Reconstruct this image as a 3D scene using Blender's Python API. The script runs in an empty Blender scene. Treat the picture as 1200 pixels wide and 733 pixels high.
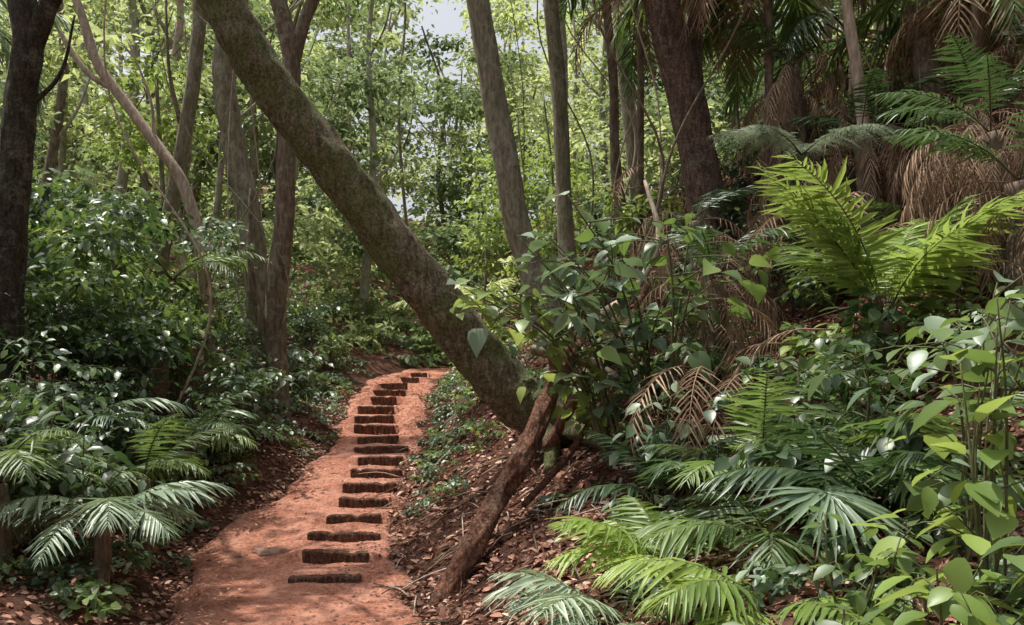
import bpy, math, numpy as np
from mathutils import Vector
R=np.random.RandomState(7)
sc=bpy.context.scene
# ---------------------------------------------------------------- materials
def mat_new(name):
    m=bpy.data.materials.new(name); m.use_nodes=True
    nt=m.node_tree; nt.nodes.clear()
    return m,nt,nt.nodes,nt.links
def ramp(N,stops):
    r=N.new('ShaderNodeValToRGB'); e=r.color_ramp.elements
    while len(e)<len(stops): e.new(.5)
    for i,(p,c) in enumerate(stops):
        e[i].position=p; e[i].color=(c[0],c[1],c[2],1)
    return r
def noise(N,L,scale,detail=6,rough=.6,vec=None):
    n=N.new('ShaderNodeTexNoise'); n.inputs['Scale'].default_value=scale
    n.inputs['Detail'].default_value=detail; n.inputs['Roughness'].default_value=rough
    if vec is not None: L.new(vec,n.inputs['Vector'])
    return n
def mixc(N,L,f,a,b,mode='MIX'):
    m=N.new('ShaderNodeMix'); m.data_type='RGBA'; m.blend_type=mode
    if isinstance(f,(int,float)): m.inputs[0].default_value=f
    else: L.new(f,m.inputs[0])
    for s,v in ((6,a),(7,b)):
        if isinstance(v,tuple): m.inputs[s].default_value=(*v,1)
        else: L.new(v,m.inputs[s])
    return m.outputs[2]
def leafmat(name,stops,trans=.35,tcol=(.22,.33,.04),rough=.42,spec=.5,gain=1.8,sat=.92):
    def ds(c,g):
        c=[q*g for q in c];l=.3*c[0]+.6*c[1]+.1*c[2];return tuple(max(.002,min(.8,l+(q-l)*sat)) for q in c)
    stops=[(p,ds(c,gain)) for p,c in stops]; tcol=ds(tcol,1.4)
    m,nt,N,L=mat_new(name)
    at=N.new('ShaderNodeAttribute'); at.attribute_name='rnd'
    r=ramp(N,stops); L.new(at.outputs['Fac'],r.inputs[0]);c=r.outputs[0]
    p=N.new('ShaderNodeBsdfPrincipled'); L.new(c,p.inputs['Base Color'])
    p.inputs['Roughness'].default_value=rough; p.inputs['Specular IOR Level'].default_value=spec
    t=N.new('ShaderNodeBsdfTranslucent')
    tc=mixc(N,L,.55,c,tcol); L.new(tc,t.inputs['Color'])
    mx=N.new('ShaderNodeMixShader'); mx.inputs[0].default_value=trans
    L.new(p.outputs[0],mx.inputs[1]); L.new(t.outputs[0],mx.inputs[2])
    o=N.new('ShaderNodeOutputMaterial'); L.new(mx.outputs[0],o.inputs[0])
    return m
def barkmat(name,c1,c2,moss=0.0,lichen=0.3,mosscol=(.10,.13,.045),scale=1.0,gain=1.5,fine=False):
    c1=tuple(q*gain for q in c1);c2=tuple(q*gain for q in c2)
    m,nt,N,L=mat_new(name)
    tc=N.new('ShaderNodeTexCoord'); mp=N.new('ShaderNodeMapping'); L.new(tc.outputs['Object'],mp.inputs[0])
    mp.inputs['Scale'].default_value=(7*scale,7*scale,1.6*scale)
    n=noise(N,L,3.2,5,.72,mp.outputs[0])
    r=ramp(N,[(.36,c1),(.52,tuple((a+b)/2 for a,b in zip(c1,c2))),(.64,c2)]); L.new(n.outputs['Fac'],r.inputs[0])
    n2=noise(N,L,5.5,5,.75,tc.outputs['Object'])
    r2=ramp(N,[(.53,(0,0,0)),(.58,(1,1,1))]); L.new(n2.outputs['Fac'],r2.inputs[0])
    ml=N.new('ShaderNodeMath'); ml.operation='MULTIPLY'; L.new(r2.outputs[0],ml.inputs[0]); ml.inputs[1].default_value=lichen
    c=mixc(N,L,ml.outputs[0],r.outputs[0],(.36,.37,.28))
    if moss>0.15:
        n3=noise(N,L,1.6,5,.75,tc.outputs['Object'])
        r3=ramp(N,[(.42,(0,0,0)),(.56,(1,1,1))]); L.new(n3.outputs['Fac'],r3.inputs[0])
        mm=N.new('ShaderNodeMath'); mm.operation='MULTIPLY'; L.new(r3.outputs[0],mm.inputs[0]); mm.inputs[1].default_value=moss
        c=mixc(N,L,mm.outputs[0],c,mosscol)
    p=N.new('ShaderNodeBsdfPrincipled'); p.inputs['Roughness'].default_value=.85
    p.inputs['Specular IOR Level'].default_value=.25
    if fine:
        n4=noise(N,L,38,4,.7,tc.outputs['Object']); r4=ramp(N,[(.36,(.45,.45,.45)),(.62,(1.35,1.35,1.35))]); L.new(n4.outputs['Fac'],r4.inputs[0])
        c=mixc(N,L,1.0,c,r4.outputs[0],'MULTIPLY')
        b=N.new('ShaderNodeBump'); b.inputs['Strength'].default_value=1.; b.inputs['Distance'].default_value=.08
        nb=noise(N,L,5,5,.75,mp.outputs[0]); L.new(nb.outputs['Fac'],b.inputs['Height']); L.new(b.outputs[0],p.inputs['Normal'])
    L.new(c,p.inputs['Base Color'])
    o=N.new('ShaderNodeOutputMaterial'); L.new(p.outputs[0],o.inputs[0]); return m
def soilmat(name,stops,bump=.04,scale=1.0,patch=None):
    m,nt,N,L=mat_new(name)
    tc=N.new('ShaderNodeTexCoord')
    n=noise(N,L,1.3*scale,6,.72,tc.outputs['Object'])
    r=ramp(N,stops); L.new(n.outputs['Fac'],r.inputs[0]); c=r.outputs[0]
    n2=noise(N,L,34*scale,4,.8,tc.outputs['Object'])
    r2=ramp(N,[(.36,(.5,.46,.44)),(.50,(1,1,1)),(.68,(1.35,1.33,1.3))]); L.new(n2.outputs['Fac'],r2.inputs[0])
    c=mixc(N,L,1.0,c,r2.outputs[0],'MULTIPLY')
    if patch:
        n5=noise(N,L,3.1,4,.7,tc.outputs['Object']); r5=ramp(N,[(.50,(0,0,0)),(.62,(.8,.8,.8))]); L.new(n5.outputs['Fac'],r5.inputs[0])
        c=mixc(N,L,r5.outputs[0],c,patch)
        n6=noise(N,L,6,5,.75,tc.outputs['Object']); r6=ramp(N,[(.36,(.66,.61,.58)),(.48,(1,1,1))]); L.new(n6.outputs['Fac'],r6.inputs[0])
        c=mixc(N,L,1.0,c,r6.outputs[0],'MULTIPLY')
    p=N.new('ShaderNodeBsdfPrincipled'); L.new(c,p.inputs['Base Color']); p.inputs['Roughness'].default_value=.95
    p.inputs['Specular IOR Level'].default_value=.12
    b=N.new('ShaderNodeBump'); b.inputs['Strength'].default_value=1.; b.inputs['Distance'].default_value=bump
    n3=noise(N,L,14*scale,6,.78,tc.outputs['Object'])
    L.new(n3.outputs['Fac'],b.inputs['Height']); L.new(b.outputs[0],p.inputs['Normal'])
    o=N.new('ShaderNodeOutputMaterial'); L.new(p.outputs[0],o.inputs[0]); return m

M={}
M['green']=leafmat('leaf_green',[(0,(.018,.036,.012)),(.5,(.056,.092,.028)),(1,(.14,.19,.06))],.35)
M['dark']=leafmat('leaf_dark',[(0,(.008,.020,.008)),(.5,(.028,.052,.022)),(1,(.08,.12,.055))],.25,(.10,.2,.03),.38,.6)
M['silver']=leafmat('leaf_greygreen',[(0,(.04,.075,.04)),(.5,(.11,.155,.095)),(1,(.20,.25,.17))],.25,(.2,.3,.08),.40,.55)
M['bright']=leafmat('leaf_bright',[(0,(.05,.09,.02)),(.5,(.12,.19,.035)),(1,(.24,.32,.07))],.42,(.34,.42,.06),.4,.5,gain=1.6)
M['far']=leafmat('leaf_canopy_hazed',[(0,(.06,.085,.04)),(.4,(.19,.24,.10)),(1,(.38,.44,.20))],.48,(.48,.52,.18),.55,.3,sat=.95)  # distant leaves: bright haze put into the colour as paler green
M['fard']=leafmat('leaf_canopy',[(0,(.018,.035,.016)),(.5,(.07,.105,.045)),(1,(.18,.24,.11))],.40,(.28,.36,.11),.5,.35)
M['fern']=leafmat('fern_pale',[(0,(.12,.16,.10)),(1,(.23,.28,.20))],.25,(.25,.3,.15),.5,.4,gain=1.5)
M['dead']=leafmat('dead_frond',[(0,(.07,.042,.027)),(.5,(.20,.125,.08)),(1,(.38,.27,.19))],.15,(.3,.18,.08),.7,.2,gain=1.45)
M['litter']=leafmat('leaf_litter',[(0,(.06,.026,.017)),(.45,(.20,.085,.055)),(.8,(.32,.17,.115)),(1,(.47,.33,.25))],.08,(.3,.15,.08),.7,.25,gain=1.5)
M['bark_moss']=barkmat('bark_mossy',(.05,.036,.022),(.25,.195,.13),.7,.5,fine=True,mosscol=(.15,.18,.055))
M['bark_dark']=barkmat('bark_dark',(.018,.014,.011),(.085,.065,.05),.25,.3,fine=True)
M['bark_brown']=barkmat('bark_brown',(.05,.034,.026),(.17,.12,.09),.2,.35)
M['bark_red']=barkmat('bark_redbrown',(.055,.035,.027),(.21,.13,.10),.12,.3,fine=True)
M['bark_tan']=barkmat('bark_tan',(.16,.12,.09),(.38,.30,.24),.15,.4)
M['bark_grey']=barkmat('bark_grey',(.07,.058,.042),(.24,.205,.155),.3,.5)
M['bark_pale']=barkmat('bark_pale',(.15,.14,.10),(.34,.32,.26),.1,.5)  # distant trunks: light bark, colour made paler in place of haze
M['log']=barkmat('rotten_log',(.07,.03,.02),(.32,.15,.095),.05,.2,scale=1.5,fine=True)
M['timber']=barkmat('step_timber',(.045,.022,.014),(.20,.095,.06),.05,.10,scale=1.3,fine=True)
M['stem']=barkmat('green_stem',(.04,.045,.02),(.10,.10,.045),.1,.1)
M['rock']=barkmat('red_stone',(.12,.07,.052),(.2,.12,.09),.1,.1)
M['ground']=soilmat('forest_floor',[(.25,(.045,.024,.017)),(.5,(.11,.053,.036)),(.75,(.22,.105,.07))],.05)
M['path']=soilmat('red_dirt',[(.3,(.30,.12,.078)),(.5,(.48,.21,.143)),(.7,(.64,.32,.235))],.05,patch=(.58,.29,.205))

# ---------------------------------------------------------------- builder
def wob3(p): return (np.sin(p[:,0]*2.1+p[:,2]*1.7)+np.sin(p[:,1]*1.6-p[:,0]*1.2+1)+np.sin(p[:,2]*2.7+p[:,1]*1.1+2)+.6*np.sin(p[:,0]*5.3+p[:,1]*4.1+p[:,2]*4.7))/3.2
class MB:
    def __init__(s): s.V=[];s.F=[];s.Mi=[];s.A=[];s.n=0;s.mats=[]
    def mi(s,k):
        if k not in s.mats: s.mats.append(k)
        return s.mats.index(k)
    def add(s,V,F,mat,a):
        V=np.asarray(V,float).reshape(-1,3);F=np.asarray(F,int).reshape(-1,4)
        s.V.append(V);s.F.append(F+s.n);s.n+=len(V);s.Mi.append(np.full(len(F),s.mi(mat)))
        s.A.append(np.broadcast_to(np.asarray(a,float),(len(V),)))
    def build(s,name,smooth=True):
        V=np.concatenate(s.V);F=np.concatenate(s.F);mi=np.concatenate(s.Mi);A=np.concatenate(s.A)
        me=bpy.data.meshes.new(name)
        me.vertices.add(len(V));me.vertices.foreach_set('co',V.astype(np.float32).ravel())
        me.loops.add(F.size);me.loops.foreach_set('vertex_index',F.astype(np.int32).ravel())
        me.polygons.add(len(F));me.polygons.foreach_set('loop_start',(np.arange(len(F))*4).astype(np.int32))
        me.polygons.foreach_set('loop_total',np.full(len(F),4,np.int32))
        me.polygons.foreach_set('material_index',mi.astype(np.int32))
        me.polygons.foreach_set('use_smooth',np.full(len(F),smooth))
        at=me.attributes.new('rnd','FLOAT','POINT');at.data.foreach_set('value',A.astype(np.float32))
        for k in s.mats: me.materials.append(M[k])
        me.update(calc_edges=True)
        o=bpy.data.objects.new(name,me);sc.collection.objects.link(o);return o
def nrm(a): return a/np.maximum(np.linalg.norm(a,axis=-1,keepdims=True),1e-9)
def tpl(ts,ws,fold=.25,curl=.25):
    V=[];F=[]
    for t,w in zip(ts,ws):
        z=-curl*t*t
        V+=[(-w,t,z+fold*w),(0,t,z),(w,t,z+fold*w)]
    for i in range(len(ts)-1):
        a=i*3;F+=[(a,a+1,a+4,a+3),(a+1,a+2,a+5,a+4)]
    return np.array(V),np.array(F)
T_NEAR=tpl([0,.08,.25,.5,.75,.92,1],[.01,.13,.27,.31,.2,.07,.003])
T_HEART=tpl([0,.04,.18,.42,.7,.9,1],[.01,.22,.34,.34,.19,.06,.003],.2,.35)
T_MID=tpl([0,.35,.72,1],[.02,.27,.22,.01])
T_BLADE=tpl([0,.15,.55,1],[.02,.05,.045,.002],.6,.22)
T_FAR=(np.array([(0,0,0),(.3,.45,.08),(0,1,-.1),(-.3,.45,.08)]),np.array([(0,1,2,3)]))
def leaves(mb,T,pos,d,up,size,mat,rnd,wid=1.0):
    tv,tf=T; n=len(pos); y=nrm(d); x=nrm(np.cross(y,up)); z=np.cross(x,y)
    size=np.broadcast_to(np.asarray(size,float),(n,)); wid=np.broadcast_to(np.asarray(wid,float),(n,))
    V=pos[:,None]+size[:,None,None]*((tv[None,:,0]*wid[:,None])[...,None]*x[:,None]+tv[None,:,1,None]*y[:,None]+(tv[None,:,2])[...,None]*z[:,None])
    F=tf[None]+(np.arange(n)*len(tv))[:,None,None]
    rnd=np.clip(np.broadcast_to(rnd,(n,))+.28*wob3(pos),0,1)
    mb.add(V,F,mat,np.repeat(rnd,len(tv)))
def cr(pts,n):
    P=np.array(pts,float);P=np.vstack([2*P[0]-P[1],P,2*P[-1]-P[-2]])
    m=len(P)-3;t=np.linspace(0,m-1e-6,n);i=t.astype(int);f=(t-i)[:,None]
    a,b,c,d=P[i],P[i+1],P[i+2],P[i+3]
    return .5*((2*b)+(c-a)*f+(2*a-5*b+4*c-d)*f*f+(-a+3*b-3*c+d)*f**3)
def tube(mb,pts,rad,mat,seg=8,n=None,rough=.0,rnd=.5):
    pts=np.array(pts,float);n=n or max(4,len(pts)*3)
    P4=np.column_stack([pts,np.interp(np.arange(len(pts)),np.linspace(0,len(pts)-1,len(rad)),rad)])
    C=cr(P4,n);P=C[:,:3];r=np.maximum(C[:,3],.0008)
    T=nrm(np.gradient(P,axis=0));u=np.cross(T[0],[.3,1,.2]);u/=np.linalg.norm(u)
    th=np.linspace(0,2*np.pi,seg,endpoint=False);V=[]
    ph=R.rand(6)*6.28
    for i in range(n):
        u=u-T[i]*np.dot(u,T[i]);u/=np.linalg.norm(u);w=np.cross(T[i],u)
        s=i*.9
        rr=r[i]*(1+rough*(.5*np.sin(3*th+ph[0]+s*.35)+.35*np.sin(5*th+ph[1]-s*.5)+.3*np.sin(s*1.1+ph[2]+th*2)+.35*np.sin(9*th+ph[3]+.4*np.sin(s))))
        V.append(P[i]+rr[:,None]*(np.cos(th)[:,None]*u+np.sin(th)[:,None]*w))
    V=np.concatenate(V);F=[]
    a=np.arange(seg);b=(a+1)%seg
    for i in range(n-1): F.append(np.column_stack([i*seg+a,i*seg+b,(i+1)*seg+b,(i+1)*seg+a]))
    F=np.concatenate(F)
    V=np.vstack([V,P[0],P[-1]]);c0=n*seg;c1=c0+1
    F=np.vstack([F,np.column_stack([b[::2],a[::2],np.full(len(a[::2]),c0),(b[::2]+1)%seg]),
                 np.column_stack([(n-1)*seg+a[::2],(n-1)*seg+b[::2],(n-1)*seg+(b[::2]+1)%seg,np.full(len(a[::2]),c1)])])
    mb.add(V,F,mat,rnd);return P

# ---------------------------------------------------------------- terrain
SX=np.array([-1.52,-1.586,-1.634,-1.672,-1.641,-1.672,-1.715,-1.761,-1.837,-1.973,-2.126,-2.246,-2.352,-2.394,-2.393,-2.379,-2.278,-2.137])
SY=np.array([6.6,7.15,7.7,8.3,8.85,9.4,10,10.6,11.2,11.8,12.4,13.1,13.8,14.6,15.4,16.2,17,17.8])
SZ=np.array([.01,.098,.164,.239,.329,.431,.528,.634,.724,.828,.962,1.08,1.215,1.365,1.484,1.617,1.746,1.848])
SW=np.array([.60,.58,.62,.50,.48,.60,.58,.6,.66,.58,.62,.6,.62,.6,.6,.56,.56,.5])
ZY=np.concatenate([[-20,0,5.3],SY,[19,22,60,200]]);ZZ=np.concatenate([[0,0,-.06],SZ-.05,[1.9,2.4,13,20]])
EY=np.array([-20,0,5.3,6.6,7.3,8.3,9.4,12,14.6,17,18.5,21,200])
XL=np.array([-1.6,-1.6,-2.35,-2.8,-3.0,-2.95,-2.72,-2.68,-3.05,-3.12,-2.9,-2.0,-2.])
XR=np.array([.3,.3,-.45,-.85,-1.08,-1.15,-1.32,-1.30,-1.56,-1.62,-1.2,.4,.4])
def wob(x,y,s=1.):
    return (np.sin(x*1.7*s+y*1.1*s+1.3)+np.sin(x*-1.3*s+y*2.3*s+.4)*.7+np.sin(x*3.9*s+y*3.1*s)*.4+np.sin(x*7.3*s-y*6.1*s+2)*.2+np.sin(x*13*s+y*11*s)*.1)/2.4
def hbase(x,y):
    zp=np.interp(y,ZY,ZZ);xl=np.interp(y,EY,XL);xr=np.interp(y,EY,XR)
    t=np.maximum(0,x-xr);s=np.interp(y,[0,5,8.5,11,20,40],[.3,.42,.56,1.,.9,.6])
    te=t*t/(t+.25);r=s*np.minimum(te,3)+.55*np.maximum(te-3,0)
    q=np.maximum(0,xl-x);l=.16*q*q/(q+.3)+.22*np.clip(q/.6,0,1)**2*(3-2*np.clip(q/.6,0,1))+.12*np.maximum(q-9,0)
    o=np.clip((t+q)/.8,0,1)
    return zp+r+l+o*.13*wob(x,y)+.015*wob(x,y,3)
def inpath(x,y):
    xl=np.interp(y,EY,XL);xr=np.interp(y,EY,XR);w=.10*wob(x*0,y,2.5)
    return np.clip(np.minimum(x-xl-w,xr-x+w*1.4)/.16,0,1)
def hground(x,y): return hbase(x,y)-.09*inpath(x,y)
def hpath(x,y):
    z=hbase(x,y);i=np.clip(np.searchsorted(SY,y,side='right')-1,0,17)
    xc=np.interp(y,SY,SX)
    w=np.clip((.46-np.abs(x-xc))/.14,0,1);w=w*w*(3-2*w)
    act=(y>SY[0])&(y<18.4)
    zs=SZ[i]-.004+.008*wob(x,y,4)
    z=np.where(act,z*(1-w)+zs*w,z)+.012*wob(x,y,6)
    e=inpath(x,y);return z-.09*(1-e)**2
def H(x,y): return float(hground(np.array(float(x)),np.array(float(y))))
def grid(xs,ys,f):
    X,Y=np.meshgrid(xs,ys);Z=f(X,Y);V=np.stack([X,Y,Z],-1).reshape(-1,3)
    nx=len(xs);ny=len(ys);i,j=np.meshgrid(np.arange(nx-1),np.arange(ny-1));a=(j*nx+i).ravel()
    return V,np.column_stack([a,a+1,a+nx+1,a+nx])
xs=np.concatenate([np.linspace(-150,-14,25),np.arange(-13.6,-5,.3),np.arange(-5,6,.07),np.arange(6,16,.3),np.linspace(16.5,150,25)])
ys=np.concatenate([np.linspace(-20,2,24),np.arange(2.1,14,.07),np.arange(14,24,.15),np.arange(24,60,1.),np.linspace(61,200,24)])
mb=MB();V,F=grid(xs,ys,hground);mb.add(V,F,'ground',.5);mb.build('ground')
yy=np.concatenate([np.arange(-3,5,.1),np.arange(5,19.6,.03)]);tt=np.linspace(-.12,1.12,60)
Y,Tt=np.meshgrid(yy,tt,indexing='ij');X=np.interp(Y,EY,XL)*(1-Tt)+np.interp(Y,EY,XR)*Tt
V=np.stack([X,Y,hpath(X,Y)],-1).reshape(-1,3);nx=len(tt)
i,j=np.meshgrid(np.arange(nx-1),np.arange(len(yy)-1));a=(j*nx+i).ravel()
mb=MB();mb.add(V,np.column_stack([a,a+1,a+nx+1,a+nx]),'path',.5);mb.build('dirt_path')

# steps: hewn timbers
for k in range(18):
    mb=MB();L=SW[k]*(1.06+R.uniform(-.09,.09));nl=26
    prof=np.array([(-.5,-.9),(-.52,-.2),(-.51,.42),(-.43,.52),(0,.54),(.40,.53),(.5,.42),(.5,-.9)])
    prof=prof*np.array([.10,.125])
    rot=R.uniform(-.09,.09)+np.interp(k,[0,8,17],[.03,.08,-.35]);V=[]
    bow=R.uniform(-.02,.02);tl=R.uniform(-.015,.015);nk=R.uniform(-.8,.8)
    for s in np.linspace(-1,1,nl):
        dz=-.018*math.exp(-((s-nk)/.12)**2)+.003*math.sin(11*s+k)
        fy=.004*math.sin(8*s+k*2)+.003*math.sin(19*s)
        e=1-.12*(abs(s)>.97)
        for q,(py,pz) in enumerate(prof):
            V.append((s*L/2,py*e+bow*s*s+(fy if q<4 else 0),pz*e+(dz if 2<=q<=5 else 0)+tl*s))
    V=np.array(V);V+=.0012*R.randn(*V.shape);m=len(prof);F=[]
    for a in range(nl-1):
        for b in range(m-1): F.append((a*m+b,(a+1)*m+b,(a+1)*m+b+1,a*m+b+1))
    for a in (0,(nl-1)*m): F+= [(a,a+1,a+6,a+7),(a+1,a+2,a+5,a+6),(a+2,a+3,a+4,a+5)]
    c,s_=math.cos(rot),math.sin(rot)
    V=np.column_stack([V[:,0]*c-V[:,1]*s_,V[:,0]*s_+V[:,1]*c,V[:,2]])+[SX[k]+R.uniform(-.03,.03),SY[k],SZ[k]-.07+.010]
    mb.add(V,F,'timber',.5)
    mb.build('wooden_step',False)

# ---------------------------------------------------------------- plants
def rv(n,s=1.): return R.randn(n,3)*s
def clump(mb,c,r,n,size,T,mat,per=30,flat=.25,out=.6):
    k=max(1,int(n/per));d=nrm(rv(k));rad=R.rand(k)**.45
    tc=np.array(c)+d*rad[:,None]*np.array(r)
    tb=np.clip(R.normal(.45,.2,k),0,1);idx=R.randint(0,k,n)
    sp=np.mean(r)*.3;pos=tc[idx]+rv(n)*np.array([sp,sp,sp*flat])
    od=pos-np.array(c);od[:,2]*=.3
    dd=nrm(nrm(od)*out+rv(n,.6)*[1,1,.5]+[0,0,-.3])
    up=nrm(np.array([0,0,1.])+rv(n,.42))
    leaves(mb,T,pos,dd,up,size*R.uniform(.5,1.35,n),mat,np.clip(tb[idx]+R.normal(0,.16,n),0,1))
def branch(mb,p,d,L,r,mat,depth,leaf=None,wig=.18):
    p=np.array(p,float);d=nrm(np.array(d,float));pts=[p];q=d.copy()
    for i in range(4):
        q=nrm(q+rv(1,wig)[0]+[0,0,.05]);pts.append(pts[-1]+q*L/4)
    P=tube(mb,pts,[r,r*.45],mat,6 if depth<2 else 8,10,.08)
    if depth>0:
        for i in range(2):
            t=R.randint(4,10);a=nrm(q+rv(1,.7)[0]);branch(mb,P[t],a,L*R.uniform(.5,.75),r*.5,mat,depth-1,leaf,wig)
    elif leaf: 
        n,size,T,m=leaf;clump(mb,P[-1],(L*.8,L*.8,L*.45),n,size,T,m)
def tree(name,pts,r,mat,forks=(),crown='fard',nleaf=50,seg=20,rough=.10,flare=1.5,limbs=4,lsize=.16,side=()):
    mb=MB();pts=[tuple(p) for p in pts]
    b=pts[0];g=H(b[0],b[1])
    if b[2]>g: pts=[(b[0],b[1],g-.25)]+pts
    rad=[r[0]*flare,r[0]]+[r[0]+(r[1]-r[0])*t for t in np.linspace(.2,1,6)]
    P=tube(mb,pts,rad,mat,seg,len(pts)*8,rough)
    tops=[(P[-1],P[-1]-P[-4],r[1])]
    for f in forks:
        Q=tube(mb,f[0],[f[1],f[1]*.8],mat,seg//2*2,len(f[0])*7,rough);tops.append((Q[-1],Q[-1]-Q[-4],f[1]*.8))
    for s in side: tube(mb,s[0],[s[1],s[1]*.35],mat,8,len(s[0])*6,rough)
    for p,d,rr in tops:
        for i in range(limbs):
            dd=nrm(d)*.8+nrm(rv(1)[0])*.8;dd[2]=abs(dd[2])+.2
            branch(mb,p,dd,R.uniform(1.6,2.8),rr*.55,mat,1,(nleaf,lsize,T_MID,crown))
    mb.build(name);return P
def frond(mb,base,az,L,el,droop,ll,n,mat,stem='stem',T=T_BLADE,w=1.,sidebend=0,ang=.75,hang=.25,r=.008,start=.22):
    k=16;p=np.array(base,float);pts=[p.copy()];rnd0=R.uniform(.2,.85)
    for i in range(k):
        t=i/(k-1);e=el-droop*t;a=az+sidebend*t
        p=p+np.array([math.cos(e)*math.sin(a),math.cos(e)*math.cos(a),math.sin(e)])*L/k;pts.append(p.copy())
    pts=np.array(pts);tube(mb,pts[::4],[r,r*.3],stem,6,12)
    ts=np.linspace(start,1,n);fi=ts*k;i0=np.clip(fi.astype(int),0,k-1);f=(fi-i0)[:,None]
    C=pts[i0]*(1-f)+pts[i0+1]*f;Tn=nrm(pts[i0+1]-pts[i0]);S=nrm(np.cross(Tn,[0,0,1.]));U=np.cross(S,Tn)
    prof=np.clip(np.sin(np.clip((ts-start)/(1-start)*.86+.14,0,1)*np.pi)**.6,.3,1)
    for sg in (-1,1):
        a=(ang*(1-.45*ts))[:,None]
        d=Tn*(1-a)+sg*S*a+U*(.12)-np.array([0,0,1.])*hang+rv(n,.08)
        leaves(mb,T,C,d,U+sg*S*.35+rv(n,.18),ll*prof*R.uniform(.75,1.1,n),mat,np.clip(rnd0+R.normal(0,.14,n),0,1),w)
def palm(name,base,nf,L,mat,ll=.3,n=26,el=(.5,1.3),droop=(.9,1.7),azs=None,trunk=0,w=1.,r=.008,dead=0,stem='stem'):
    mb=MB();x,y=base[:2];g=H(x,y);z=g+trunk if len(base)<3 else base[2]
    if z-g>.1: tube(mb,[(x,y,g-.1),(x+.02,y,(g+z)/2),(x,y,z)],[.06,.05],'bark_brown',10,8,.1)
    for i in range(nf):
        az=azs[i%len(azs)]+R.uniform(-.15,.15) if azs else i*2.4+R.uniform(-.3,.3)
        frond(mb,(x,y,z),az,L*R.uniform(.75,1.15),R.uniform(*el),R.uniform(*droop),ll*R.uniform(.8,1.1),n,mat,stem,w=w,sidebend=R.uniform(-.25,.25),r=r)
    for i in range(dead):
        frond(mb,(x,y,z-.05),R.uniform(0,6.28),L*.8,.1,1.8,ll*.8,16,'dead','dead',w=.6,r=r)
    return mb.build(name)
def fan(mb,c,nrmv,fwd,Rr,n,mat,spread=2.6,T=T_BLADE,w=1.5):
    N=nrm(np.array(nrmv,float));Fw=np.array(fwd,float);Fw=nrm(Fw-N*np.dot(Fw,N));S=np.cross(Fw,N)
    a=np.linspace(-spread,spread,n);d=Fw*np.cos(a)[:,None]+S*np.sin(a)[:,None]+rv(n,.05)
    leaves(mb,T,np.repeat([c],n,0).astype(float),d,np.repeat([N],n,0)+rv(n,.1),Rr*(1-.25*np.abs(a)/spread)*R.uniform(.85,1.08,n),mat,np.clip(.5+R.normal(0,.16,n),0,1),w)
def shrubinto(mb,base,Hh,spread,ns,nl,size,T,mat,stem='stem',lean=(0,0),r=.01,droop=.4,sub=4):
    base=np.array(base,float)
    for s in range(ns):
        a=R.uniform(0,6.28);rr=R.uniform(.2,1)*spread
        top=base+[lean[0]+math.cos(a)*rr,lean[1]+math.sin(a)*rr,Hh*R.uniform(.7,1.05)]
        mid=base*.45+top*.55+np.array([-(top-base)[0]*.15+R.uniform(-.05,.05),0,Hh*.1])
        P=tube(mb,[base+rv(1,.02)[0]*[1,1,0],mid,top],[r,r*.35],stem,6,14,.05)
        segs=[(P[6:],.6)]
        for b in range(sub):
            i=R.randint(4,13);an=R.uniform(0,6.28);d=nrm(np.array([math.cos(an),math.sin(an),R.uniform(-.1,.6)]))
            l=Hh*R.uniform(.2,.4);Q=tube(mb,[P[i],P[i]+d*l*.5+[0,0,.03],P[i]+d*l-[0,0,.06]],[r*.5,r*.2],stem,4,6);segs.append((Q,1))
        tot=max(3,int(nl/ns/len(segs)))
        for Q,_ in segs:
            t=np.linspace(.15,.999,tot)*(len(Q)-1);i=t.astype(int);f=(t-i)[:,None];C=Q[i]*(1-f)+Q[np.minimum(i+1,len(Q)-1)]*f
            dr=nrm(Q[-1]-Q[0]);sd=np.cross(dr,[0,0,1.]);sd=sd/(np.linalg.norm(sd)+1e-6)
            sg=np.where(np.arange(tot)%2,1,-1)[:,None]
            d=dr*.5+sd*sg*.9+rv(tot,.35)-np.array([0,0,droop])
            pos=C+nrm(d)*.15*size
            leaves(mb,T,pos,d,np.array([0,0,1.])+rv(tot,.3),size*R.uniform(.5,1.2,tot),mat,np.clip(R.normal(.5,.22,tot),0,1))

# --- the big leaning tree
mb=MB()
P=tube(mb,[(1.15,8.85,.95),(.85,8.6,1.12),(.5,8.5,1.25),(.02,8.5,1.48),(-.43,8.4,2.01),(-.87,8.3,2.57),(-1.39,8.2,3.25),(-1.80,8.1,3.8),(-2.29,8,4.42),(-2.65,7.9,4.97),(-2.94,7.9,5.5),(-3.45,7.8,6.3),(-3.9,7.7,7.3)],
  [.26,.30,.31,.285,.262,.25,.24,.23,.22,.215,.205,.19,.17],'bark_moss',44,170,.085)
for q in [[(.7,8.5,1.15),(1.2,8.3,1.25),(1.7,8.0,1.35),(2.2,8.1,1.6)],[(.5,8.4,1.15),(.7,8.0,1.1),(1.0,7.6,.95)],[(.6,8.6,1.3),(.9,9.0,1.7),(1.1,9.4,2.1)],[(.3,8.3,1.15),(.4,8.0,1.0),(.35,7.7,.75)],[(.5,8.6,1.25),(.75,8.3,1.6),(1.0,8.4,1.95),(1.15,8.8,2.3)]]:
    tube(mb,q,[.13,.05],'bark_moss',14,20,.12)
for (i,d,L,r) in [(68,(.5,-.3,.4),.2,.05),(45,(.2,-.8,.1),.10,.06),(95,(.4,-.6,.1),.08,.05),(80,(-.1,-.7,-.2),.09,.05)]:
    tube(mb,[P[i],P[i]+np.array(d)*L*2],[r,r*.6],'bark_moss',10,6,.2)
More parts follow.
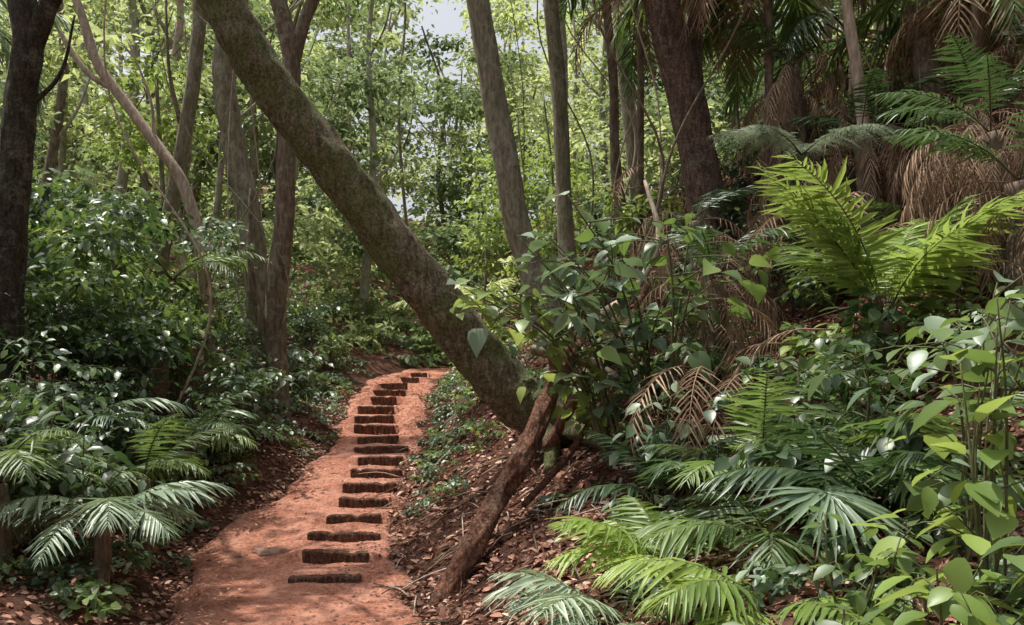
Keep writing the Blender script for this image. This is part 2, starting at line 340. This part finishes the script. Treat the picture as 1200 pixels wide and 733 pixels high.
for i in range(5):
    d=nrm(np.array([-.9,.3,.8])+rv(1,.4)[0]);branch(mb,P[-1],d,2.4,.08,'bark_moss',1,(28,.15,T_MID,'green'))
mb.build('leaning_tree')
# --- rotten log propped on the bank
mb=MB()
tube(mb,[(-.58,5.95,-.15),(-.44,6.15,.10),(-.30,6.35,.33),(-.073,6.8,.71),(.1,7.0,.98),(.216,7.2,1.21),(.42,7.6,1.62),(.60,7.8,1.95),(.80,8.0,2.30)],[.10,.09,.088,.088,.095,.085,.08,.07,.055],'log',26,100,.24)
tube(mb,[(.43,7.55,1.62),(.36,7.5,1.85),(.30,7.5,2.05)],[.045,.012],'log',8,10,.2)
tube(mb,[(-.1,6.75,.68),(.05,6.6,.9)],[.03,.01],'log',8,6,.2)
mb.build('fallen_log')
mb=MB()
tube(mb,[(.35,7.9,.95),(.6,7.9,1.4),(.95,8.0,1.8),(1.2,8.3,2.2),(1.5,8.8,2.7)],[.06,.05,.035],'log',10,30,.2)
tube(mb,[(.2,8.0,1.95),(.6,7.9,1.85),(.95,7.8,1.7),(1.3,7.6,1.3)],[.05,.06,.04],'bark_brown',10,30,.2)
tube(mb,[(.1,6.9,.55),(.55,7.3,1.0),(.9,7.7,1.5)],[.03,.03,.02],'log',8,20,.2)
tube(mb,[(.9,8.6,2.3),(1.3,8.5,2.6),(1.6,8.7,3.2),(1.5,9,3.9)],[.05,.04,.02],'bark_tan',8,20,.2)
mb.build('dead_branch')

# --- named trees
tree('forest_tree',[(-5.1,8,1.9),(-5.07,8,2.89),(-4.97,8,3.91),(-4.95,8,4.43),(-4.86,8,5.0),(-4.97,8,5.7),(-5.2,8,6.5)],(.17,.12),'bark_dark',
     forks=[([(-4.87,8,4.85),(-4.7,8,5.3),(-4.52,8,5.7),(-4.2,8,6.6)],.1)],crown='green',side=[([(-5.05,8,3.2),(-5.5,7.9,3.9),(-5.7,7.9,4.6)],.06),([(-4.95,8,4.3),(-4.6,8.1,4.75),(-4.5,8.2,5.4)],.03)],limbs=3,nleaf=35)
tree('forest_tree',[(-4.11,13,1.88),(-4.18,13,3.27),(-4.32,13,4.53),(-4.5,13,5.2),(-4.6,13,5.9),(-4.71,13,6.9),(-4.62,13,7.9),(-4.7,13,9)],(.20,.16),'bark_grey',rough=.16)
tree('forest_tree',[(-3.54,12,1.66),(-3.56,12,2.89),(-3.42,12,4.17),(-3.4,12,5.46),(-3.32,12,6.5),(-3.57,12,7.6),(-3.8,12,8.8)],(.165,.11),'bark_brown',
     forks=[([(-3.33,12,6.3),(-3.15,12,7.0),(-2.9,12,7.6),(-2.5,12,8.6)],.1)],side=[([(-3.55,12,1.6),(-3.8,12,2.6),(-3.95,12,3.5),(-4.0,12.2,4.6)],.08)],limbs=3)
tree('forest_tree',[(.62,11,2.07),(.33,11,3.01),(.04,11,3.96),(-.094,11,4.78),(-.295,11,5.84),(-.47,11,6.9),(-.59,11,7.85)],(.19,.15),'bark_grey',rough=.08)
tree('forest_tree',[(1.04,13,2.3),(.86,13,4.39),(.77,13,6.34),(.63,13,7.87),(.55,13,9.2)],(.135,.115),'bark_grey',rough=.06)
tree('forest_tree',[(2.72,10.5,3.3),(2.53,10.5,4.19),(2.34,10.5,5.2),(2.14,10.5,5.99),(1.97,10.5,6.66),(1.8,10.5,7.8)],(.25,.22),'bark_red',
     forks=[([(2.6,10.6,3.9),(2.5,10.7,5.2),(2.47,10.8,6.2),(2.6,10.8,7.6)],.13)],rough=.07)
tree('forest_tree',[(4.1,9,3.24),(4.0,9,4.3),(3.89,9,5.17),(3.78,9,5.94),(3.7,9,7)],(.07,.055),'bark_tan',limbs=3)
tree('forest_tree',[(4.95,9,3.4),(4.9,9.1,3.9),(4.92,9.2,4.6),(4.7,9.3,6),(4.75,9.3,8)],(.17,.12),'bark_brown',rough=.14)
tree('forest_tree',[(1.9,13.5,4),(1.75,13.5,5.5),(1.7,13.5,7),(1.5,13.5,9)],(.09,.07),'bark_brown',limbs=3)
mb=MB()
tube(mb,[(-4.5,12,H(-4.5,12)-.1),(-4.6,12,2.8),(-4.75,12,3.9),(-4.99,12,4.69),(-5.4,12,5.26),(-5.98,12,6.04),(-6.3,12,6.55),(-6.5,12,7.2),(-6.9,12,8.2)],[.1,.09,.08,.075,.05],'bark_tan',12,60,.12)
tube(mb,[(-5.98,12,6.04),(-6.4,12,6.3),(-6.85,12,7.0),(-7.1,12,7.9)],[.05,.03],'bark_tan',10,20,.1)
tube(mb,[(-5.4,12,5.26),(-5.45,12,5.9),(-5.8,12,6.8)],[.03,.012],'bark_tan',8,16,.1)
mb.build('dead_tree')

# --- tree fern with a skirt of dead fronds
def fernfrond(mb,base,az,L,el,droop,mat,np_=26,pl=.30):
    k=24;p=np.array(base,float);pts=[p.copy()]
    for i in range(k):
        e=el-droop*i/k;p=p+np.array([math.cos(e)*math.sin(az),math.cos(e)*math.cos(az),math.sin(e)])*L/k;pts.append(p.copy())
    pts=np.array(pts);tube(mb,pts[::6],[.01,.003],'stem',6,12)
    for j in range(np_):
        t=.12+.88*j/np_;i=min(int(t*k),k-1);C=pts[i];T=nrm(pts[i+1]-pts[i]);S=nrm(np.cross(T,[0,0,1.]));U=np.cross(S,T)
        for sg in(-1,1):
            l=pl*math.sin(math.pi*min(1,(t-.1)*.95+.12))**.7*L*R.uniform(.85,1.1);d=nrm(S*sg*.8+T*.5-np.array([0,0,.25])+rv(1,.08)[0])
            m=18;tt=np.linspace(.05,1,m);Q=C+d*l*tt[:,None]-np.array([0,0,1.])*(.25*l*tt**2)[:,None];S2=np.cross(d,U)
            for s2 in (-1,1):
                leaves(mb,T_MID,Q,nrm(S2*s2*.8+d*.5+rv(m,.08)),np.repeat([U],m,0)+rv(m,.25),l*.16*(1.1-tt*.8),mat,R.uniform(.1,.9),.45)
mb=MB();x,y=3.14,8.5;g=H(x,y)
tube(mb,[(x,y,g-.2),(x-.03,y,3.2),(x-.05,y,3.95)],[.17,.13,.12],'bark_dark',16,30,.25)
for i in range(50):
    z=R.uniform(3.0,3.95);a=R.uniform(0,6.28);frond(mb,(x+.1*math.sin(a),y+.1*math.cos(a),z),a,R.uniform(.8,1.4),.0,2.6,.2,18,'dead','dead',w=.5,r=.007,hang=.8)
for az,el,dr,L in [(-2.2,.6,1.1,1.1),(-1.6,.75,1.2,1.1),(2.6,.5,1.1,1.15),(1.6,.8,1.2,1.2),(.4,.8,1.3,1.0)]:
    fernfrond(mb,(x-.05,y,4.05),az,L,el,dr,'fern')
mb.build('tree_fern')
# palm stumps draped with dead fronds
for (x,y,h,n) in [(4.5,7.7,1.2,34),(4.15,6.9,1.3,56),(3.95,6.2,1.0,40),(3.9,8.9,1.2,24),(5.4,8.3,1.4,30),(2.1,9.2,1.0,20),(3.6,10.2,1.6,22),(5.6,9.6,1.5,24),(2.0,7.9,.9,24)]:
    mb=MB();g=H(x,y);tube(mb,[(x,y,g-.2),(x+.05,y,g+h*.6),(x,y,g+h)],[.12,.09],'bark_brown',12,14,.25)
    for i in range(n):
        a=R.uniform(0,6.28);frond(mb,(x,y,g+h*R.uniform(.6,1.05)),a,R.uniform(.9,1.5),R.uniform(0,.5),2.6,.26,20,'dead','dead',w=.45,r=.006,hang=.8)
    for i in range(4): frond(mb,(x,y,g+h),R.uniform(0,6.28),1.1,R.uniform(.8,1.2),1.0,.3,26,'dark',w=1.)
    mb.build('dead_palm')

# --- palms
palm('small_palm',(2.95,6.3,2.1),13,1.4,'bright',.48,36,(.8,1.4),(.4,1.0),azs=[-1.3,-.9,.9,1.4,1.8,2.2,-2.0,-1.6,3.0,.3,-.3,1.2,-1.1],w=.9)
palm('small_palm',(.95,4.9),9,1.0,'bright',.33,28,(.5,1.15),(.8,1.3),azs=[-1.5,-1.9,-1.2,-.5,.6,1.5,2.4,-2.6,0],w=1.1)
palm('small_palm',(1.2,3.7),9,.85,'bright',.30,26,(.35,1.0),(1.0,1.6),azs=[-1.4,-1.9,-2.4,-1.0,-.3,.7,1.6,2.3,3.0],w=1.)
palm('small_palm',(.6,4.4),9,.85,'silver',.30,28,(.3,1.0),(.9,1.4),azs=[-1.7,-2.1,-2.6,-1.3,1.5,3.0,.4,-.8,2.2],w=.9)
palm('small_palm',(1.75,5.6),9,1.15,'green',.36,30,(.6,1.3),(.8,1.4),w=1.)
palm('small_palm',(2.3,5.0),9,1.15,'green',.38,30,(.6,1.3),(.8,1.4),w=1.)
palm('small_palm',(1.2,6.0),8,1.0,'dark',.34,28,(.6,1.3),(.8,1.4),w=1.)
palm('small_palm',(2.0,4.3),8,1.0,'dark',.34,28,(.5,1.3),(.8,1.4),w=1.)
palm('small_palm',(1.5,4.6),8,.9,'green',.32,28,(.5,1.3),(.8,1.4),w=1.)
palm('small_palm',(-2.95,5.7,.62),10,.95,'silver',.30,28,(.35,1.05),(.9,1.6),azs=[1.5,1.9,2.5,3.0,-2.7,-2.0,-1.5,.6,-.4,1.1],w=1.)
palm('small_palm',(-3.6,5.6,.9),10,1.0,'green',.32,28,(.4,1.2),(.9,1.6),w=1.)
palm('small_palm',(-3.1,6.7,.8),9,.9,'green',.28,26,(.4,1.2),(.9,1.6),w=1.)
palm('small_palm',(-4.2,7.6,1.1),9,1.1,'silver',.32,26,(.4,1.1),(.9,1.6),w=1.)
palm('small_palm',(-3.5,8.6,1.0),9,1.0,'dark',.32,26,(.4,1.1),(.9,1.6),w=1.)
palm('small_palm',(-3.9,9.4),9,1.2,'green',.35,26,(.5,1.2),(.9,1.6),w=1.1)
palm('small_palm',(-4.9,11.5,3.1),9,1.5,'green',.4,30,(.4,1.1),(.9,1.6),w=1.,r=.015)
palm('small_palm',(-6.5,13,3.6),9,1.7,'bright',.45,30,(.4,1.1),(.9,1.6),w=1.,r=.015)
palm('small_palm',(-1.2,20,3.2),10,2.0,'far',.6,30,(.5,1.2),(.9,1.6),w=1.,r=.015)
palm('palm_tree',(3.3,10.3,7.2),12,2.4,'green',.7,44,(.0,1.1),(1.3,1.9),w=.8,r=.02,dead=10)
palm('palm_tree',(2.0,12.5,7.8),10,2.2,'dark',.65,40,(.0,1.1),(1.3,1.9),w=.8,r=.02,dead=4)
palm('palm_tree',(4.9,11.5,6.6),12,2.2,'dark',.65,40,(.0,1.1),(1.2,1.8),w=.8,r=.02,dead=10)
palm('palm_tree',(6.2,10,6.2),12,2.0,'green',.6,36,(.0,1.1),(1.2,1.8),w=.8,r=.02,dead=10)
palm('palm_tree',(5.0,8.6,5.9),10,1.8,'green',.55,36,(.0,1.1),(1.2,1.8),w=.8,r=.02,dead=14)
palm('palm_tree',(-7.2,10,6.4),10,2.0,'silver',.6,36,(.0,1.1),(1.2,1.8),w=1.,r=.02)
for b in [(4.4,8.3),(1.9,8.4),(2.4,9.4),(5.4,8.8),(5.6,10.2),(4.0,11)]:
    palm('small_palm',b,8,1.0,['green','dark'][R.randint(2)],.34,24,(.4,1.2),(.9,1.5),dead=4)
mb=MB();tube(mb,[(1.55,3.95,.55),(1.5,3.9,.85),(1.5,3.8,1.08)],[.008,.005],'stem',6,10)
fan(mb,(1.5,3.8,1.08),(.15,-.35,.9),(.4,-.8,-.3),.48,32,'silver',2.2,w=.8)
tube(mb,[(1.75,4.2,.6),(1.9,4.2,1.0),(2.05,4.1,1.2)],[.008,.005],'stem',6,10)
fan(mb,(2.05,4.1,1.2),(.1,-.3,.95),(.9,-.4,-.2),.5,30,'green',2.2,w=.9)
mb.build('fan_palm')

# --- broad-leaved shrubs
mb=MB()
for (b,h,s,ln,n,sz,m) in [((1.25,7.0),2.2,.55,(-.45,-.1),80,.24,'silver'),((1.0,7.1),1.95,.5,(-1.1,-.2),66,.23,'silver'),((.9,7.1),1.7,.35,(-1.0,-.2),26,.21,'bright'),((1.35,7.0),2.0,.6,(.3,-.1),60,.22,'green'),((1.2,7.2),1.5,.6,(0,0),50,.2,'dark'),((.9,7.3),.85,.4,(-.1,0),30,.16,'bright')]:
    shrubinto(mb,(b[0],b[1],H(*b)-.05),h,s,4,n,sz,T_HEART,m,lean=ln,r=.014,droop=.25,sub=4)
mb.build('broadleaf_sapling')
mb=MB()
for (b,h,s,ln,n,sz,m) in [((1.75,2.9),1.15,.3,(-.1,0),46,.17,'bright'),((1.95,3.2),1.3,.35,(0,0),56,.17,'green'),((1.5,2.7),.6,.3,(-.1,0),36,.15,'bright'),((1.2,2.9),.45,.28,(-.1,0),36,.13,'green'),((2.05,3.6),1.4,.35,(.1,0),60,.15,'silver'),((1.7,2.6),.8,.25,(.05,0),30,.14,'green'),((1.4,3.3),.6,.35,(0,0),60,.10,'green'),((1.0,3.1),.35,.3,(0,0),50,.09,'silver'),((2.6,4.4),1.1,.5,(0,0),80,.14,'green')]:
    shrubinto(mb,(b[0],b[1],H(*b)-.05),h,s,4,n,sz,T_NEAR,m,lean=ln,r=.008,droop=.35,sub=3)
mb.build('broadleaf_shrub')
mb=MB()
for i in range(150):
    y=R.uniform(4.6,16);x=R.uniform(np.interp(y,EY,XR)+1.5,2.4+y*.5);
    if y<8.2 and x<1.0: continue
    if 3.2<x<5 and 5.3<y<8.2: continue
    m=['green','dark','silver','dark','bright','dark'][R.randint(6)]
    shrubinto(mb,(x,y,H(x,y)-.05),R.uniform(.45,1.1),.5,3,R.randint(60,120),R.uniform(.08,.17),T_NEAR if y<7 else T_MID,m,r=.009,sub=4)
mb.build('slope_undergrowth')
mb=MB()
for i in range(140):
    y=R.uniform(5.2,17);x=np.interp(y,EY,XL)-.5-R.rand()**1.2*(1.2+y*.42)
    q=np.interp(y,EY,XL)-x
    m=['green','dark','silver','dark','green'][R.randint(5)]
    shrubinto(mb,(x,y,H(x,y)-.05),R.uniform(.4,.9)+min(1.3,q*.45),.55,4,R.randint(120,200),R.uniform(.07,.16),T_MID,m,r=.009,sub=6)
for i in range(80):
    y=R.uniform(7,17);x=np.interp(y,EY,XL)-1.3-R.rand()*(.5+y*.4)
    clump(mb,(x,y,H(x,y)+R.uniform(.7,2.8)),(.6,.6,.4),200,R.uniform(.08,.16),T_MID,['green','dark','green','silver','dark'][R.randint(5)])
for i in range(16):
    y=R.uniform(13.5,17.5);x=R.uniform(-1.0,.9);clump(mb,(x,y,H(x,y)+R.uniform(.6,3.6)),(.55,.55,.45),170,.13,T_MID,'bright',per=20)
for i in range(7):
    clump(mb,(-6.2+R.uniform(-.8,.8),14+R.uniform(-.5,.5),6.4+R.uniform(-.7,.9)),(.55,.55,.4),170,.13,T_MID,'bright',per=20)
tube(mb,[(-6.2,14,H(-6.2,14)-.1),(-6.1,14,4),(-6.25,14,7)],[.06,.03],'bark_grey',8,14,.1)
for q in (-.7,.1,.6): tube(mb,[(q,15.5,H(q,15.5)-.1),(q+.2,15.5,H(q,15.5)+2),(q,15.5,H(q,15.5)+4)],[.035,.015],'bark_grey',8,14,.1)
mb.build('forest_understory')
mb=MB()
def herbs(n,fx,fy,size,mats,cnt=40,rr=.16,hh=.12):
    for i in range(n):
        y=fy();x=fx(y);clump(mb,(x,y,H(x,y)+hh*.6),(rr,rr,hh),cnt,size*R.uniform(.7,1.3),T_MID,mats[R.randint(len(mats))],per=14)
herbs(120,lambda y:np.interp(y,EY,XR)+R.uniform(.15,.75),lambda:R.uniform(8.2,16),.06,['silver','green','dark'])
herbs(70,lambda y:np.interp(y,EY,XR)+R.uniform(.7,1.6),lambda:R.uniform(8.8,17),.08,['bright','green'],50,.25,.2)
herbs(170,lambda y:np.interp(y,EY,XL)-R.uniform(.15,1.1),lambda:R.uniform(4.7,18),.07,['green','dark','silver'],45,.2,.14)
herbs(120,lambda y:np.interp(y,EY,XR)+1.3+R.rand()*4,lambda:R.uniform(3.5,11),.08,['dark','green','silver'],45,.22,.15)
herbs(40,lambda y:R.uniform(.7,2.4),lambda:R.uniform(3.0,4.4),.07,['dark','green','silver'],40,.2,.15)
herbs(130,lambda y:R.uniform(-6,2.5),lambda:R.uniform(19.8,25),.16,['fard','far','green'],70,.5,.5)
mb.build('groundcover')

# --- distant forest (one mass)
mb=MB()
for i in range(125):
    y=13+R.rand()**.9*34;x=R.uniform(-.8,.8)*y
    if y<19 and -4.6<x<1.6: continue
    if y<26 and -3.5<x<.5 and R.rand()<.6: continue
    g=H(x,y);Ht=R.uniform(7,15)+.05*y;lx=R.uniform(-2.2,2.2);ztop=1.6+.56*y
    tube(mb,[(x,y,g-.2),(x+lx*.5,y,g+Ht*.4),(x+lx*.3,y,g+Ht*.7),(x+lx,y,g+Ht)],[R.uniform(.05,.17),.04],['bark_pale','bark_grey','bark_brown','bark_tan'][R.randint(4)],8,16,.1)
    for q in range(3):
        z0=g+Ht*R.uniform(.25,.7);a=R.uniform(-1,1)
        tube(mb,[(x+lx*.35,y,z0),(x+lx*.3+a*1.2,y,z0+.9),(x+lx*.3+a*2,y,z0+2.4)],[.045,.012],['bark_pale','bark_brown'][q%2],6,10,.1)
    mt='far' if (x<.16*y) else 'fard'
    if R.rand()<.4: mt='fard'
    for j in range(R.randint(3,8)):
        z=g+Ht*R.uniform(.25,1.05);rr=R.uniform(.6,1.8)
        if z>ztop: continue
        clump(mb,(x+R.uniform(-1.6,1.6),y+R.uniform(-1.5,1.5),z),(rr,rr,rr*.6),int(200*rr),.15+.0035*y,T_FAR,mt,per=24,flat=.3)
for i in range(220):
    y=17+R.rand()*32;x=R.uniform(-.75,.75)*y
    if y<20 and -3.5<x<1.5: continue
    g=H(x,y);rr=R.uniform(.7,1.6)
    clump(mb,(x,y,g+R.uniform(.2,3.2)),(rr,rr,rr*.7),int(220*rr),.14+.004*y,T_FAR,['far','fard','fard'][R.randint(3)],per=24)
for i in range(40):   # centre canopy
    y=R.uniform(26,40);x=R.uniform(-.30,.16)*y;rr=R.uniform(1.2,2.2)
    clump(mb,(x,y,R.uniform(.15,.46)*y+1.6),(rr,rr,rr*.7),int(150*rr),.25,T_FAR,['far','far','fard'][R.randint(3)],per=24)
for i in range(170):   # hillside canopy closing the view
    y=R.uniform(42,54);x=R.uniform(-.75,.75)*y;rr=R.uniform(2,3.6)
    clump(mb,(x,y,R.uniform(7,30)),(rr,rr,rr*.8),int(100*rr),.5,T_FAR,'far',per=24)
mb.build('distant_forest')

# --- leaf litter and twigs
mb=MB()
n=36000;y=3.2+R.rand(n)**1.1*13;xr=np.interp(y,EY,XR);x=xr+R.uniform(-.12,1,n)**1*(1.2+y*.5)
z=hground(x,y)+.012;leaves(mb,T_MID,np.column_stack([x,y,z]),rv(n)*[1,1,.25],np.array([-.4,0,1.])+rv(n,.35),R.uniform(.03,.11,n),'litter',R.rand(n),R.uniform(.5,1.1,n))
n=10000;y=R.uniform(4,16,n);x=np.interp(y,EY,XL)+.1-R.rand(n)**1.5*2.5
z=hground(x,y)+.012;leaves(mb,T_MID,np.column_stack([x,y,z]),rv(n)*[1,1,.25],np.array([0,0,1.])+rv(n,.35),R.uniform(.03,.08,n),'litter',R.rand(n)*.8)
n=5200;y=R.uniform(4.5,18,n);t=np.where(R.rand(n)<.75,np.where(R.rand(n)<.7,1-R.rand(n)**2*.4,R.rand(n)**2*.25),R.rand(n));x=np.interp(y,EY,XL)*(1-t)+np.interp(y,EY,XR)*t
z=hpath(x,y)+.006;leaves(mb,T_MID,np.column_stack([x,y,z]),rv(n)*[1,1,.08],np.array([0,0,1.])+rv(n,.2),R.uniform(.012,.055,n),'litter',R.rand(n)*.9,R.uniform(.4,1.1,n))
for i in range(460):
    y=R.uniform(4.5,14);x=np.interp(y,EY,XR)+R.uniform(.0,1)**1.3*(1+y*.45)-.1;a=R.uniform(0,6.28);l=R.uniform(.1,.6)
    p=np.array([x,y,H(x,y)+.03]);q=np.array([x+math.cos(a)*l,y+math.sin(a)*l,0]);q[2]=H(q[0],q[1])+.04+R.rand()*.08
    tube(mb,[p,(p+q)/2+[0,0,.05*R.rand()],q],[.008,.004],['log','bark_tan','bark_brown'][R.randint(3)],4,6)
for i in range(80):
    y=R.uniform(6.0,13);x=R.uniform(1.5,2+y*.42);frond(mb,(x,y,H(x,y)+.45+R.rand()*.6),R.uniform(0,6.28),1.3,.2,1.9,.3,20,'dead','dead',w=.5)
mb.build('leaf_litter')
mb=MB()
for i in range(28):
    y=R.uniform(9,16);x=R.uniform(-.5,.55)*y
    if -3.2<x<-1 and y<17: continue
    z0=H(x,y);tube(mb,[(x,y,z0),(x+R.uniform(-.8,.8),y,z0+2),(x+R.uniform(-1.6,1.6),y,z0+4.5),(x+R.uniform(-2,2),y,z0+8)],[R.uniform(.01,.026),.008],['bark_brown','bark_grey','bark_tan'][R.randint(3)],6,24,.1)
mb.build('lianas')
for (x,y,s) in [(-2.2,7.25,.15),(-2.45,7.2,.06),(-1.0,6.9,.05),(-1.15,8.6,.06),(-2.9,8.4,.08),(-.9,6.2,.04)]:
    mb=MB();th=np.linspace(0,2*np.pi,16,endpoint=False);V=[]
    zz=float(hpath(np.array(x),np.array(y)))
    for k,(rr,h) in enumerate([(1.05,-.3),(1,.02),(.85,.18),(.5,.25),(.05,.26)]):
        w=1+.14*np.sin(3*th+s*40)+.08*np.sin(5*th+x*9)
        V.append(np.column_stack([x+s*rr*w*np.cos(th),y+s*.7*rr*w*np.sin(th),np.full(16,zz+s*h)+.006*np.sin(4*th+k)]))
    a=np.arange(16);b=(a+1)%16;F=np.concatenate([np.column_stack([k*16+a,k*16+b,(k+1)*16+b,(k+1)*16+a]) for k in range(4)])
    mb.add(np.concatenate(V),F,'rock',.5);mb.build('stone',False)

# ---------------------------------------------------------------- light
to=Vector((-.36,.20,1.1)).normalized()
w=bpy.data.worlds.new('World');sc.world=w;w.use_nodes=True;nt=w.node_tree
bg=nt.nodes['Background'];sky=nt.nodes.new('ShaderNodeTexSky');sky.sky_type='NISHITA';sky.sun_disc=False
sky.sun_elevation=math.asin(to.z);sky.sun_rotation=math.atan2(to.x,to.y);sky.dust_density=6.0
hs=nt.nodes.new('ShaderNodeHueSaturation');hs.inputs['Saturation'].default_value=.3;hs.inputs['Value'].default_value=1.2
nt.links.new(sky.outputs[0],hs.inputs['Color']);nt.links.new(hs.outputs[0],bg.inputs[0]);bg.inputs[1].default_value=.15
sl=bpy.data.lights.new('sun','SUN');sl.energy=5;sl.angle=math.radians(.6);sl.color=(1,.96,.86)
so=bpy.data.objects.new('sun',sl);sc.collection.objects.link(so);so.rotation_euler=(-to).to_track_quat('-Z','Y').to_euler();so.location=(0,0,30)
cam=bpy.data.cameras.new('camera');cam.lens=28;cam.sensor_width=36;cam.shift_y=.07;cam.clip_end=500;cam.clip_start=.05
co=bpy.data.objects.new('camera',cam);sc.collection.objects.link(co);co.location=(0,0,1.6);co.rotation_euler=(math.radians(90),0,0)
sc.camera=co
sc.view_settings.view_transform='Standard';sc.view_settings.look='None';sc.view_settings.exposure=0
print('verts',sum(len(m.vertices) for m in bpy.data.meshes))
